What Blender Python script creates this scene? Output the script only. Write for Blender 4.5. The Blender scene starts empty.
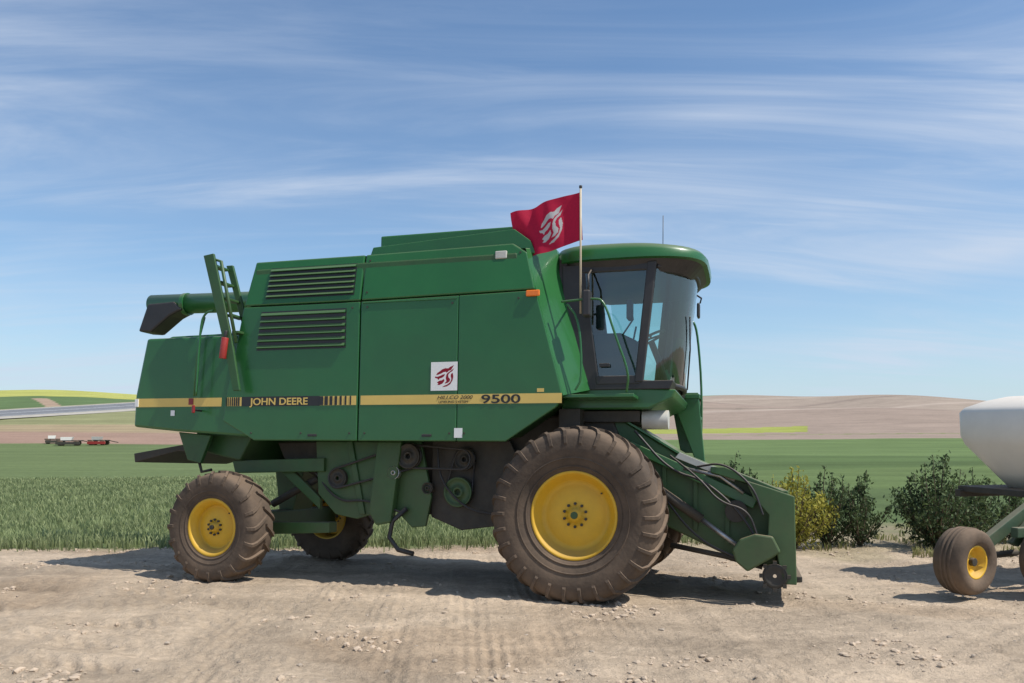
import bpy, bmesh, math, random
import numpy as np
from mathutils import Vector, Matrix
random.seed(7); rng=np.random.default_rng(7)
scn=bpy.context.scene
R=math.radians
# ------------------------------------------------------------------ materials
def newmat(name):
    m=bpy.data.materials.new(name); m.use_nodes=True
    nt=m.node_tree; b=nt.nodes['Principled BSDF']; return m,nt,b
def simple(name,col,rough=.5,metal=0.0,var=.12,scale=6.0,dust=0.0,dustcol=(.30,.23,.16),bump=.0,coat=0.0,dustlow=None,spec=.5,bdist=.01):
    m,nt,b=newmat(name); N=nt.nodes; L=nt.links
    tc=N.new('ShaderNodeTexCoord'); no=N.new('ShaderNodeTexNoise'); no.inputs['Scale'].default_value=scale; no.inputs['Detail'].default_value=5
    no.inputs['Roughness'].default_value=.65
    L.new(tc.outputs['Object'],no.inputs['Vector'])
    mr=N.new('ShaderNodeMapRange'); mr.inputs[1].default_value=.3; mr.inputs[2].default_value=.7
    mr.inputs[3].default_value=1-var; mr.inputs[4].default_value=1+var
    L.new(no.outputs['Fac'],mr.inputs[0])
    vm=N.new('ShaderNodeVectorMath'); vm.operation='SCALE'; vm.inputs[0].default_value=col; L.new(mr.outputs[0],vm.inputs['Scale'])
    out=vm.outputs[0]
    if dust>0 or dustlow:
        n2=N.new('ShaderNodeTexNoise'); n2.inputs['Scale'].default_value=scale*.35; n2.inputs['Detail'].default_value=7; n2.inputs['Roughness'].default_value=.7
        L.new(tc.outputs['Object'],n2.inputs['Vector'])
        r2=N.new('ShaderNodeMapRange'); r2.inputs[1].default_value=.35; r2.inputs[2].default_value=.75; r2.inputs[3].default_value=dust*.25; r2.inputs[4].default_value=dust
        L.new(n2.outputs['Fac'],r2.inputs[0]); f=r2.outputs[0]
        if dustlow:
            ge=N.new('ShaderNodeNewGeometry'); sp=N.new('ShaderNodeSeparateXYZ'); L.new(ge.outputs['Position'],sp.inputs[0])
            r3=N.new('ShaderNodeMapRange'); r3.inputs[1].default_value=dustlow[0]; r3.inputs[2].default_value=dustlow[1]; r3.inputs[3].default_value=dustlow[2]; r3.inputs[4].default_value=0
            L.new(sp.outputs[2],r3.inputs[0])
            mu=N.new('ShaderNodeMath'); mu.operation='MULTIPLY'; L.new(r3.outputs[0],mu.inputs[0]); L.new(n2.outputs['Fac'],mu.inputs[1])
            ad=N.new('ShaderNodeMath'); ad.operation='ADD'; ad.use_clamp=True; L.new(mu.outputs[0],ad.inputs[0]); L.new(f,ad.inputs[1]); f=ad.outputs[0]
        sn=N.new('ShaderNodeSeparateXYZ'); g2=N.new('ShaderNodeNewGeometry'); L.new(g2.outputs['Normal'],sn.inputs[0])
        r4=N.new('ShaderNodeMapRange'); r4.inputs[1].default_value=.4; r4.inputs[2].default_value=1; r4.inputs[3].default_value=0; r4.inputs[4].default_value=.45
        L.new(sn.outputs[2],r4.inputs[0])
        a2=N.new('ShaderNodeMath'); a2.operation='ADD'; a2.use_clamp=True; L.new(f,a2.inputs[0]); L.new(r4.outputs[0],a2.inputs[1]); f=a2.outputs[0]
        mx=N.new('ShaderNodeMix'); mx.data_type='RGBA'; L.new(f,mx.inputs[0]); L.new(out,mx.inputs[6]); mx.inputs[7].default_value=(*dustcol,1)
        out=mx.outputs[2]
        rr=N.new('ShaderNodeMapRange'); rr.inputs[3].default_value=rough; rr.inputs[4].default_value=.95; L.new(f,rr.inputs[0]); L.new(rr.outputs[0],b.inputs['Roughness'])
    else: b.inputs['Roughness'].default_value=rough
    L.new(out,b.inputs['Base Color']); b.inputs['Metallic'].default_value=metal
    b.inputs['Coat Weight'].default_value=coat; b.inputs['Coat Roughness'].default_value=.12; b.inputs['Specular IOR Level'].default_value=spec
    if bump>0:
        bu=N.new('ShaderNodeBump'); bu.inputs['Strength'].default_value=bump; bu.inputs['Distance'].default_value=bdist
        n3=N.new('ShaderNodeTexNoise'); n3.inputs['Scale'].default_value=scale*(5 if bdist<.02 else 1.6); n3.inputs['Detail'].default_value=4 if bdist<.02 else 1; L.new(tc.outputs['Object'],n3.inputs['Vector'])
        L.new(n3.outputs['Fac'],bu.inputs['Height']); L.new(bu.outputs[0],b.inputs['Normal'])
    return m
GREEN=simple('green_paint',(.012,.112,.024),.34,var=.10,scale=1.2,dust=.035,coat=.3,dustlow=(1.4,3.0,.06),bump=.35,bdist=.03)
GREEND=simple('green_paint_dusty',(.010,.080,.018),.42,var=.25,scale=2.5,dust=.15,dustlow=(.2,1.8,.26),dustcol=(.27,.19,.12))
YEL=simple('yellow_wheel_paint',(.72,.42,.010),.42,var=.08,scale=4,dust=.34,dustcol=(.30,.20,.09))
STRIPE=simple('yellow_decal',(.68,.48,.13),.45,var=.05,scale=3)
BLACKD=simple('black_decal',(.02,.02,.02),.4)
BLACK=simple('black_plastic',(.018,.018,.02),.45,var=.2,dust=.06)
DARK=simple('greasy_dark_metal',(.020,.022,.019),.6,var=.4,scale=8,dust=.20,dustcol=(.24,.17,.11))
RUB=simple('dusty_rubber',(.034,.029,.025),.85,var=.3,scale=5,dust=.62,dustcol=(.205,.145,.10),bump=.4,dustlow=(0,1.5,.45),spec=.25)
STEEL=simple('worn_steel',(.42,.42,.41),.35,metal=.85,var=.25,scale=9,dust=.2)
GREYP=simple('grey_plastic',(.5,.5,.46),.5,dust=.2)
WHITE=simple('white_sticker',(.8,.8,.78),.45,var=.03)
REDX=simple('red_extinguisher',(.33,.012,.012),.35,dust=.15)
ORANGE=simple('orange_lens',(.85,.2,.02),.25)
REDL=simple('red_lens',(.25,.02,.02),.3)
SEAT=simple('seat_cloth',(.03,.03,.035),.9)
TANKM=simple('tank_poly',(.80,.77,.71),.5,var=.05,scale=2,dust=.18,dustcol=(.5,.42,.33))
CARGR=simple('faded_green',(.02,.07,.035),.5,dust=.3)
def glassmat():
    m=bpy.data.materials.new('tinted_glass'); m.use_nodes=True; nt=m.node_tree; N=nt.nodes; L=nt.links; N.clear()
    o=N.new('ShaderNodeOutputMaterial'); t=N.new('ShaderNodeBsdfTransparent'); t.inputs[0].default_value=(.60,.82,.80,1)
    g=N.new('ShaderNodeBsdfGlossy'); g.inputs['Roughness'].default_value=.03; g.inputs[0].default_value=(.9,.95,.95,1)
    fr=N.new('ShaderNodeFresnel'); fr.inputs[0].default_value=1.5
    ad=N.new('ShaderNodeMath'); ad.operation='ADD'; ad.inputs[1].default_value=.08; L.new(fr.outputs[0],ad.inputs[0])
    mx=N.new('ShaderNodeMixShader'); L.new(ad.outputs[0],mx.inputs[0]); L.new(t.outputs[0],mx.inputs[1]); L.new(g.outputs[0],mx.inputs[2]); L.new(mx.outputs[0],o.inputs[0])
    return m
GLASS=glassmat()
def vcolmat(name,rough=.8,transl=0,noise=.15,nscale=30):
    m,nt,b=newmat(name); N=nt.nodes; L=nt.links
    a=N.new('ShaderNodeAttribute'); a.attribute_name='Col'
    no=N.new('ShaderNodeTexNoise'); no.inputs['Scale'].default_value=nscale; no.inputs['Detail'].default_value=1; tc=N.new('ShaderNodeTexCoord'); L.new(tc.outputs['Object'],no.inputs['Vector'])
    mr=N.new('ShaderNodeMapRange'); mr.inputs[1].default_value=.3; mr.inputs[2].default_value=.7; mr.inputs[3].default_value=1-noise; mr.inputs[4].default_value=1+noise; L.new(no.outputs['Fac'],mr.inputs[0])
    vm=N.new('ShaderNodeVectorMath'); vm.operation='SCALE'; L.new(a.outputs['Color'],vm.inputs[0]); L.new(mr.outputs[0],vm.inputs['Scale'])
    L.new(vm.outputs[0],b.inputs['Base Color']); b.inputs['Roughness'].default_value=rough; b.inputs['Specular IOR Level'].default_value=.25
    if transl>0:
        t=N.new('ShaderNodeBsdfTranslucent'); L.new(vm.outputs[0],t.inputs[0]); mx=N.new('ShaderNodeMixShader'); mx.inputs[0].default_value=transl
        L.new(b.outputs[0],mx.inputs[1]); L.new(t.outputs[0],mx.inputs[2]); L.new(mx.outputs[0],N['Material Output'].inputs[0])
    return m
LEAF=vcolmat('leaves',.6,.4); FLAGM=vcolmat('flag_cloth',.75,.3,.05); STICK=vcolmat('sticker_print',.5,0,.02)
# ------------------------------------------------------------------ mesh helpers
def link(o,parent=None):
    scn.collection.objects.link(o)
    if parent: o.parent=parent
    return o
def mesh(name,vs,fs,mat,parent=None,smooth=False,bevel=0,seg=2):
    me=bpy.data.meshes.new(name); me.from_pydata([tuple(v) for v in vs],[],fs); me.update()
    bm=bmesh.new(); bm.from_mesh(me); bmesh.ops.recalc_face_normals(bm,faces=bm.faces[:]); bm.to_mesh(me); bm.free()
    if mat: me.materials.append(mat)
    if smooth:
        for p in me.polygons: p.use_smooth=True
    o=link(bpy.data.objects.new(name,me),parent)
    if bevel>0:
        b=o.modifiers.new('bevel','BEVEL'); b.width=bevel; b.segments=seg; b.limit_method='ANGLE'; b.angle_limit=R(30)
    return o
def prism(name,prof,w0,w1,mat,parent,bevel=.01,wf=None):
    n=len(prof)
    if wf: vs=[(s,wf(s,z)+w0,z) for s,z in prof]+[(s,wf(s,z)+w1,z) for s,z in prof]
    else: vs=[(s,w0,z) for s,z in prof]+[(s,w1,z) for s,z in prof]
    fs=[list(range(n)),list(range(2*n-1,n-1,-1))]+[[i,(i+1)%n,n+(i+1)%n,n+i] for i in range(n)]
    return mesh(name,vs,fs,mat,parent,bevel=bevel)
def box(name,s0,s1,w0,w1,z0,z1,mat,parent,bevel=.008):
    return prism(name,[(s0,z0),(s1,z0),(s1,z1),(s0,z1)],w0,w1,mat,parent,bevel)
def tube(name,pts,r,mat,parent,seg=10,closed=False,smoothpath=0):
    pts=[Vector(p) for p in pts]
    for _ in range(smoothpath):
        q=[pts[0]]
        for a,b in zip(pts[:-1],pts[1:]): q+=[a*.75+b*.25,a*.25+b*.75]
        q.append(pts[-1]); pts=q
    vs=[];fs=[];up=None
    rs=r if isinstance(r,(list,tuple)) else [r]*len(pts)
    for i,p in enumerate(pts):
        d=((pts[min(i+1,len(pts)-1)]-pts[max(i-1,0)])).normalized()
        if up is None: up=d.orthogonal().normalized()
        up=(up-d*up.dot(d)).normalized(); sd=d.cross(up)
        for k in range(seg):
            a=2*math.pi*k/seg; vs.append(p+(up*math.cos(a)+sd*math.sin(a))*rs[i])
    for i in range(len(pts)-1):
        for k in range(seg): fs.append([i*seg+k,i*seg+(k+1)%seg,(i+1)*seg+(k+1)%seg,(i+1)*seg+k])
    fs.append(list(range(seg))[::-1]); fs.append([ (len(pts)-1)*seg+k for k in range(seg)])
    o=mesh(name,vs,fs,mat,parent)
    for p in o.data.polygons: p.use_smooth=len(p.vertices)==4
    return o
def cyl(name,c,ax,r,l,mat,parent,seg=32,bevel=.004):
    c=Vector(c); ax=Vector(ax).normalized()
    o=tube(name,[c-ax*l/2,c+ax*l/2],r,mat,parent,seg)
    if bevel:
        b=o.modifiers.new('b','BEVEL'); b.width=bevel; b.segments=2; b.limit_method='ANGLE'
    return o
def revolve(name,prof,c,mat,parent,seg=96,flip=1,smooth=True):
    vs=[];fs=[];n=len(prof)
    for k in range(seg):
        a=2*math.pi*k/seg
        for w,r in prof: vs.append((c[0]+r*math.cos(a),c[1]+flip*w,c[2]+r*math.sin(a)))
    for k in range(seg):
        for i in range(n-1): fs.append([k*n+i,k*n+i+1,((k+1)%seg)*n+i+1,((k+1)%seg)*n+i])
    o=mesh(name,vs,fs,mat,parent,smooth=smooth)
    return o
def emp(name,loc=(0,0,0),rot=(0,0,0)):
    e=bpy.data.objects.new(name,None); e.location=loc; e.rotation_euler=rot; scn.collection.objects.link(e); return e
def setcol(o,cols):
    at=o.data.color_attributes.new('Col','FLOAT_COLOR','POINT'); at.data.foreach_set('color',np.asarray(cols,dtype=np.float32).ravel())
# ------------------------------------------------------------------ terrain
def sstep(a,b,x): t=np.clip((x-a)/(b-a),0,1); return t*t*(3-2*t)
LD=[0,13,20,60,150,230,260,320,500,650,800,1400]; LZ=[0,-.1,-.3,-1.0,-1.3,2.2,5.3,10.0,24.5,37.5,39,22]
RD=[0,13,18,32,60,88,200,300,350,600,900,1000,1400]; RZ=[0,-.2,-.4,-.95,-1.8,-2.5,-2.8,-2.2,.5,16.5,36.5,40,27]
_k=[(rng.uniform(0,2*math.pi),rng.uniform(0,2*math.pi)) for _ in range(60)]
def sines(X,Y,lam,seed,n=6):
    v=0
    for i in range(n):
        a,ph=_k[(seed*7+i)%60]; l=lam*(.6+.9*((i*37)%10)/10)
        v=v+np.sin((X*math.cos(a)+Y*math.sin(a))*2*math.pi/l+ph)
    return v/n**.5
RUTS=((5.15,.034),(6.5,.030),(3.95,.022),(7.55,.020),(5.75,.016))
def rutq(X,Y): return Y+.25*X+.35*np.sin(X*.35+.6)
def lugf(X,Y,q,q0): return np.sin((X+.06*sines(X,Y,1.3,2))*2*math.pi/.23+np.abs(q-q0)*34)
def height(X,Y,detail=True):
    X=np.asarray(X,float);Y=np.asarray(Y,float)
    w=(X-.72)*.284+(Y-8.46)*.959
    pad=.04-.052*np.clip(w,0,5)
    D=np.sqrt(np.maximum(Y,0)**2+.09*X**2)
    def pr(a,b): return (np.interp(D*.93,a,b)+np.interp(D,a,b)+np.interp(D*1.07,a,b))/3
    T=X/np.maximum(Y,1)
    t=sstep(-.32,.08,T)
    z=pr(LD,LZ)*(1-t)+pr(RD,RZ)*t
    z=pad+(z-pad)*sstep(12,19,D)
    z=z+sstep(120,600,D)*(3.2*np.sin(X/150+.9)+1.6*np.sin(X/61+Y/130+2))
    z=z+t*sstep(300,520,D)*(1-sstep(850,1000,D))*(4.2*np.sin(X/75+Y/95+.4)+2.0*np.sin(X/34-Y/80))
    z=z-sstep(-.60,-.42,T)*(1-sstep(-.4,-.2,T))*sstep(330,600,D)*5.5
    if detail:
        m=1-sstep(14,22,D)
        z=z+m*(.014*sines(X,Y,1.1,1)+.009*sines(X,Y,.37,2)+.005*sines(X,Y,.16,3)*(1+sines(X,Y,1.7,6)))
        q=rutq(X,Y)
        for q0,dp in RUTS:
            lug=1+.7*lugf(X,Y,q,q0)
            pr_=sstep(-.4,.6,sines(X,Y,2.3,4))
            z=z-m*dp*np.exp(-((q-q0)/.17)**4)*lug*pr_
            z=z+m*dp*.7*np.exp(-((np.abs(q-q0)-.25)/.07)**2)*pr_
    return z
az=np.concatenate([np.radians(np.linspace(-180,-46,50)),np.radians(np.linspace(-45,45,640)),np.radians(np.linspace(46,176,48))])
rad=np.concatenate([[.25],np.geomspace(.8,1390,720)])
A,Rr=np.meshgrid(az,rad); X=Rr*np.sin(A); Y=Rr*np.cos(A); Z=height(X,Y)
nr,na=X.shape
V=np.stack([X,Y,Z],-1).reshape(-1,3)
i=np.arange(nr-1)[:,None]*na; j=np.arange(na)[None,:]; j2=(j+1)%na
F=np.stack([i+j,i+j2,i+na+j2,i+na+j],-1).reshape(-1,4)
me=bpy.data.meshes.new('ground'); me.vertices.add(len(V)); me.vertices.foreach_set('co',V.ravel())
cap=np.arange(na)[::-1]
me.loops.add(F.size+na); me.loops.foreach_set('vertex_index',np.concatenate([F.ravel(),cap]))
me.polygons.add(len(F)+1); st=np.arange(len(F)+1)*4; me.polygons.foreach_set('loop_start',st)
me.polygons.foreach_set('use_smooth',np.ones(len(F)+1,bool)); me.update(calc_edges=True); me.validate()
D=np.sqrt(np.maximum(Y,0)**2+.09*X**2); T=X/np.maximum(Y,1)
wob=sines(X,Y,3.,5)
def edgeY(X): return 13.1+(X+8)*.2
col=np.zeros(X.shape+(3,)); col[:]=(.52,.41,.30)
dirt=np.ones(X.shape)
q=rutq(X,Y)
for q0,dp in RUTS:
    mm=np.exp(-((q-q0)/.2)**4)*sstep(-.4,.6,sines(X,Y,2.3,4))
    col=col*(1-(mm*(.07+.06*lugf(X,Y,q,q0))*dp/.025)[...,None])
loose=sstep(.2,1.1,sines(X,Y,3.3,8)); col=col*(1-.17*loose[...,None])
damp=sstep(.5,1.3,sines(X,Y*1.6,5.,2)); col=col*(1-damp[...,None]*np.array([.14,.17,.2]))
def put(mask,c,d=0.0):
    global col,dirt
    m=mask[...,None]; col=col*(1-m)+np.array(c)*m; dirt=dirt*(1-mask)+d*mask
e=edgeY(np.minimum(X,3))+.25*wob
put(sstep(-.3,.3,Y-e)*(X<3.2),(.115,.15,.06))
rm=(X>=3.2)
put(rm*sstep(13.2,14.0,D+.8*wob)*.5,(.24,.21,.12),.7)
put(rm*sstep(15.4,16.4,D+.4*wob),(.24,.205,.13),.4)
put(rm*sstep(17,22,D+1.2*wob),(.085,.12,.045))
far=sines(X,Y,60,6)
put(rm*sstep(44,48,D+X*.1)*.5,(.12,.165,.055))
put(rm*sstep(70,74,D-X*.5)*.6,(.065,.10,.035))
put(rm*sstep(95,100,D-X*.3)*.7,(.095,.14,.05)); put(rm*sstep(150,156,D+X*.2)*.6,(.135,.19,.07))
R_=sstep(-.28,-.1,T)
put(R_*sstep(285,290,D+4*far),(.29,.225,.18),.3)
st_=(D>335)*(D<372)*(T>.1)*(T<.37)*1.0; put(st_,(.27,.29,.07))
put(R_*(D>318)*(D<322)*1.0,(.2,.2,.1)); put(R_*(D>480)*(D<486)*1.0,(.22,.18,.14))
put(R_*sstep(560,566,D+X*.12),(.31,.25,.20),.3)
for k in range(7):
    dd=430+k*62; cc=dd+45*np.sin(X/120+k*.9); put(R_*np.exp(-((D-cc)/6.)**2)*.65*(D>390),(.20,.155,.13) if k%2 else (.43,.35,.29),.3)
put(R_*sstep(860,870,D-X*.16+12*np.sin(X/70)),(.16,.22,.085))
L_=1-R_
put(L_*sstep(148,152,D+X*.10+2*far),(.30,.20,.15),.3)
put(L_*sstep(178,190,D+X*.2)*(.6),(.30,.26,.14),.2)
put(L_*sstep(236,240,D),(.22,.22,.11))
put(L_*sstep(300,305,D-X*.02),(.10,.15,.06))
put(L_*sstep(415,420,D+X*.25+6*far),(.44,.42,.09))
put(L_*sstep(540,545,D-X*.2),(.36,.36,.10))
put(L_*(np.abs(T+.57+(D-320)/160*.028)<.010)*(D>315)*(D<440)*1.0,(.33,.24,.17))
C=np.concatenate([col,dirt[...,None]],-1).reshape(-1,4)
at=me.color_attributes.new('Col','FLOAT_COLOR','POINT'); at.data.foreach_set('color',C.astype(np.float32).ravel())
def groundmat():
    m,nt,b=newmat('ground_soil'); N=nt.nodes; L=nt.links
    a=N.new('ShaderNodeAttribute'); a.attribute_name='Col'
    g=N.new('ShaderNodeNewGeometry')
    def noise(sc,det=6,ro=.6,vec=None,dist=0):
        n=N.new('ShaderNodeTexNoise'); n.inputs['Scale'].default_value=sc; n.inputs['Detail'].default_value=det; n.inputs['Roughness'].default_value=ro; n.inputs['Distortion'].default_value=dist
        L.new(vec or g.outputs['Position'],n.inputs['Vector']); return n.outputs['Fac']
    def mr(x,a0,a1,b0,b1):
        r=N.new('ShaderNodeMapRange'); 
        for k,v in zip((1,2,3,4),(a0,a1,b0,b1)): r.inputs[k].default_value=v
        L.new(x,r.inputs[0]); return r.outputs[0]
    def mth(op,x,y):
        r=N.new('ShaderNodeMath'); r.operation=op
        for k,v in enumerate((x,y)):
            if isinstance(v,(int,float)): r.inputs[k].default_value=v
            else: L.new(v,r.inputs[k])
        return r.outputs[0]
    mp=N.new('ShaderNodeMapping'); mp.inputs['Rotation'].default_value=(0,0,R(14)); mp.inputs['Scale'].default_value=(.22,1.6,1); L.new(g.outputs['Position'],mp.inputs[0])
    mf=N.new('ShaderNodeMapping'); mf.inputs['Rotation'].default_value=(0,0,R(-20)); mf.inputs['Scale'].default_value=(.02,.22,1); L.new(g.outputs['Position'],mf.inputs[0])
    v=mth('MULTIPLY',mr(noise(.55,6,.65),.3,.7,.78,1.18),mr(noise(1.0,5,.7,mp.outputs[0],.5),.3,.7,.78,1.18))
    v=mth('MULTIPLY',v,mr(noise(14,5,.75),.3,.7,.80,1.16))
    vf=mth('MULTIPLY',mr(noise(1,4,.6,mf.outputs[0]),.3,.7,.84,1.16),mr(noise(.05,10,.7),.3,.7,.86,1.14))
    vf=mth('MULTIPLY',vf,mr(noise(2.5,3,.8),.3,.7,.8,1.2))
    mix=N.new('ShaderNodeMix'); mix.data_type='FLOAT'; L.new(a.outputs['Alpha'],mix.inputs[0]); L.new(vf,mix.inputs[2]); L.new(v,mix.inputs[3])
    vo=N.new('ShaderNodeTexVoronoi'); vo.inputs['Scale'].default_value=26; L.new(g.outputs['Position'],vo.inputs['Vector'])
    peb=mr(vo.outputs['Distance'],.12,.2,1,0); sel=mr(noise(4,2),.54,.64,0,.8); pm=mth('MULTIPLY',mth('MULTIPLY',peb,sel),a.outputs['Alpha'])
    vm=N.new('ShaderNodeVectorMath'); vm.operation='SCALE'; L.new(a.outputs['Color'],vm.inputs[0]); L.new(mix.outputs[0],vm.inputs['Scale'])
    hs=N.new('ShaderNodeMix'); hs.data_type='RGBA'; L.new(pm,hs.inputs[0]); L.new(vm.outputs[0],hs.inputs[6]); hs.inputs[7].default_value=(.33,.26,.20,1)
    L.new(hs.outputs[2],b.inputs['Base Color']); b.inputs['Roughness'].default_value=.95; b.inputs['Specular IOR Level'].default_value=.1
    h=mth('ADD',mth('MULTIPLY',noise(9,6,.75),.085),mth('MULTIPLY',pm,.012))
    h=mth('ADD',h,mth('MULTIPLY',noise(1.4,4,.6,mp.outputs[0],1.),.09))
    h=mth('MULTIPLY',h,a.outputs['Alpha'])
    bu=N.new('ShaderNodeBump'); bu.inputs['Strength'].default_value=.8; bu.inputs['Distance'].default_value=1; L.new(h,bu.inputs['Height']); L.new(bu.outputs[0],b.inputs['Normal'])
    return m
me.materials.append(groundmat())
link(bpy.data.objects.new('ground',me))
H=lambda x,y: float(height(x,y))
# ------------------------------------------------------------------ pebbles / clods
def rocks(name,n,smin,smax,mat,clump=False):
    ico=[Vector(v) for v in [(0,0,-1),(.72,-.53,-.45),(-.28,-.85,-.45),(-.89,0,-.45),(-.28,.85,-.45),(.72,.53,-.45),(.28,-.85,.45),(-.72,-.53,.45),(-.72,.53,.45),(.28,.85,.45),(.89,0,.45),(0,0,1)]]
    fi=[(0,1,2),(1,0,5),(0,2,3),(0,3,4),(0,4,5),(1,5,10),(2,1,6),(3,2,7),(4,3,8),(5,4,9),(1,10,6),(2,6,7),(3,7,8),(4,8,9),(5,9,10),(6,10,11),(7,6,11),(8,7,11),(9,8,11),(10,9,11)]
    P=[]
    while len(P)<n:
        y=3.4+10.5*random.random()**1.2; x=random.uniform(-.75,.75)*y
        if clump and float(sines(x,y,1.9,8))<.35+.9*random.random(): continue
        P.append((x,y,smin+(smax-smin)*random.random()**5))
    if not clump: P+=[(-2.72,5.32,.055),(-2.64,5.33,.035),(-.5,5.1,.03)]
    vs=[];fs=[]
    zs=height([p[0] for p in P],[p[1] for p in P])
    for (x,y,s),z in zip(P,zs):
        b=len(vs); sc=Vector((random.uniform(.7,1.3),random.uniform(.7,1.3),random.uniform(.45,.8)))*s; ro=Matrix.Rotation(random.uniform(0,6.28),3,'Z')
        for v in ico:
            q=v*random.uniform(.75,1.2); q=ro@Vector((q.x*sc.x,q.y*sc.y,q.z*sc.z)); vs.append((x+q.x,y+q.y,z+q.z+.1*s))
        fs+=[[b+i for i in f] for f in fi]
    return mesh(name,vs,fs,mat)
rocks('gravel',1100,.005,.026,simple('stone',(.34,.28,.22),.95,var=.4,scale=3))
rocks('soil_clods',4600,.006,.042,simple('clod',(.46,.36,.265),.95,var=.2,scale=3),True)
# ------------------------------------------------------------------ wheat
def blades(name,pts,h,wd,c0,c1,mat,lean=.25):
    n=len(pts); P=np.asarray(pts); zs=height(P[:,0],P[:,1],False)
    a=rng.uniform(0,6.28,n); hh=h*rng.uniform(.65,1.15,n); la=rng.uniform(0,6.28,n); le=hh*lean*rng.uniform(.2,1,n)
    w=wd*(1+.04*np.maximum(P[:,1]-12,0))
    dx=np.cos(a)*w/2; dy=np.sin(a)*w/2; lx=np.cos(la)*le; ly=np.sin(la)*le
    v=np.zeros((n,5,3))
    v[:,0]=np.stack([P[:,0]-dx,P[:,1]-dy,zs-.02],-1); v[:,1]=np.stack([P[:,0]+dx,P[:,1]+dy,zs-.02],-1)
    v[:,2]=np.stack([P[:,0]+dx+lx*.35,P[:,1]+dy+ly*.35,zs+hh*.65],-1); v[:,3]=np.stack([P[:,0]-dx+lx*.35,P[:,1]-dy+ly*.35,zs+hh*.65],-1)
    v[:,4]=np.stack([P[:,0]+lx,P[:,1]+ly,zs+hh],-1)
    b=np.arange(n)*5
    q=np.stack([b,b+1,b+2,b+3],-1).tolist(); t=np.stack([b+3,b+2,b+4],-1).tolist()
    me=bpy.data.meshes.new(name); me.from_pydata(v.reshape(-1,3).tolist(),[],q+t); me.materials.append(mat)
    o=link(bpy.data.objects.new(name,me))
    f=rng.random(n)[:,None]; c=np.array(c0)*(1-f)+np.array(c1)*f
    c=c*(1+.12*sines(P[:,0],P[:,1],2.5,9))[:,None]
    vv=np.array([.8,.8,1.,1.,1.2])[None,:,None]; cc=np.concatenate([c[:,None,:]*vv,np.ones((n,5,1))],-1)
    setcol(o,cc.reshape(-1,4)); return o
n=110000; xs=rng.uniform(-30,3.6,n); dd=rng.random(n)**1.4*30; ys=edgeY(np.minimum(xs,3))+dd+rng.normal(0,.3,n)-.2*np.abs(sines(xs,xs*0,2.2,3))
k=(np.abs(xs/ys)<.75)&(xs/ys<.28); pts=np.stack([xs[k],ys[k]],-1)
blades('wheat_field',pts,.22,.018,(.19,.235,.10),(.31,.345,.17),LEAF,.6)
n=9000; xs=rng.uniform(3.2,14,n); ys=13.2+rng.random(n)**1.3*7; cl=sines(xs,ys,1.3,7); k=cl>.55
blades('weeds',np.stack([xs[k],ys[k]],-1),.13,.02,(.16,.19,.06),(.38,.33,.18),LEAF,.7)
# ------------------------------------------------------------------ road
def road():
    path=[(-420,60),(-300,140),(-215,205),(-172,255),(-150,310),(-128,390),(-95,480),(-50,600)]
    P=[Vector((*p,0)) for p in path]
    for _ in range(4):
        q=[P[0]]
        for a,b in zip(P[:-1],P[1:]): q+=[a*.75+b*.25,a*.25+b*.75]
        q.append(P[-1]); P=q
    def strip(name,o0,o1,dz,mat,par):
        vs=[];fs=[]
        for i,p in enumerate(P):
            d=(P[min(i+1,len(P)-1)]-P[max(i-1,0)]).normalized(); nn=Vector((-d.y,d.x,0))
            zc=H(p.x,p.y)
            for o in (o0,o1):
                qq=p+nn*o; vs.append((qq.x,qq.y,zc+1.2+.11*o+dz))
        for i in range(len(P)-1): fs.append([2*i,2*i+1,2*i+3,2*i+2])
        return mesh(name,vs,fs,mat,par)
    e=emp('road')
    strip('asphalt',-7.5,7.5,0,simple('asphalt',(.15,.155,.165),.9,scale=.3),e)
    strip('shoulder_right',-13,-7.5,-.03,simple('road_gravel',(.36,.33,.28),.95,scale=.3),e)
    strip('shoulder_left',7.5,10,-.03,simple('road_gravel2',(.30,.27,.2),.95,scale=.3),e)
    for o in (-7,6.8,-.2): strip('painted_line',o,o+.25,.03,WHITE,e)
road()
# ------------------------------------------------------------------ COMBINE
ROT=(R(-3),0,R(-16.5)); LOC=(.645,8.36,0)
K=emp('combine_harvester',LOC,ROT); K.scale=(1,1,1.012)
wf=lambda s,z: max(0,z-3.42)*.17
prism('body_core',[(-4.25,3.9),(-.80,3.9),(-.32,2.2),(-.9,1.82),(-4.1,1.82),(-4.5,2.3)],.42,3.1,GREEND,K,.02)
P0=.35;TH=.06
prism('engine_panel_upper',[(-4.27,4.0),(-2.74,4.0),(-2.74,3.425),(-4.36,3.425)],P0,P0+TH,GREEN,K,.018,wf)
prism('engine_panel_lower',[(-4.365,3.41),(-2.74,3.41),(-2.74,1.75),(-4.16,1.75),(-4.62,1.99),(-4.59,2.28)],P0,P0+TH,GREEN,K,.014)
prism('tank_panel_upper',[(-2.725,4.0),(-.86,4.02),(-.68,3.9),(-.56,3.455),(-2.725,3.425)],P0,P0+TH,GREEN,K,.018,wf)
prism('tank_panel_lower_rear',[(-2.725,3.41),(-1.475,3.425),(-1.475,1.75),(-2.725,1.75)],P0,P0+TH,GREEN,K,.012)
prism('tank_panel_lower_front',[(-1.471,3.425),(-.555,3.44),(-.23,2.27),(-.30,2.13),(-.88,1.75),(-1.471,1.75)],P0,P0+TH,GREEN,K,.012)
prism('far_side_panel',[(-4.27,4.0),(-.86,4.0),(-.23,2.27),(-.88,1.75),(-4.16,1.75),(-4.6,2.2)],3.1,3.16,GREEN,K,.015)
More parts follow.
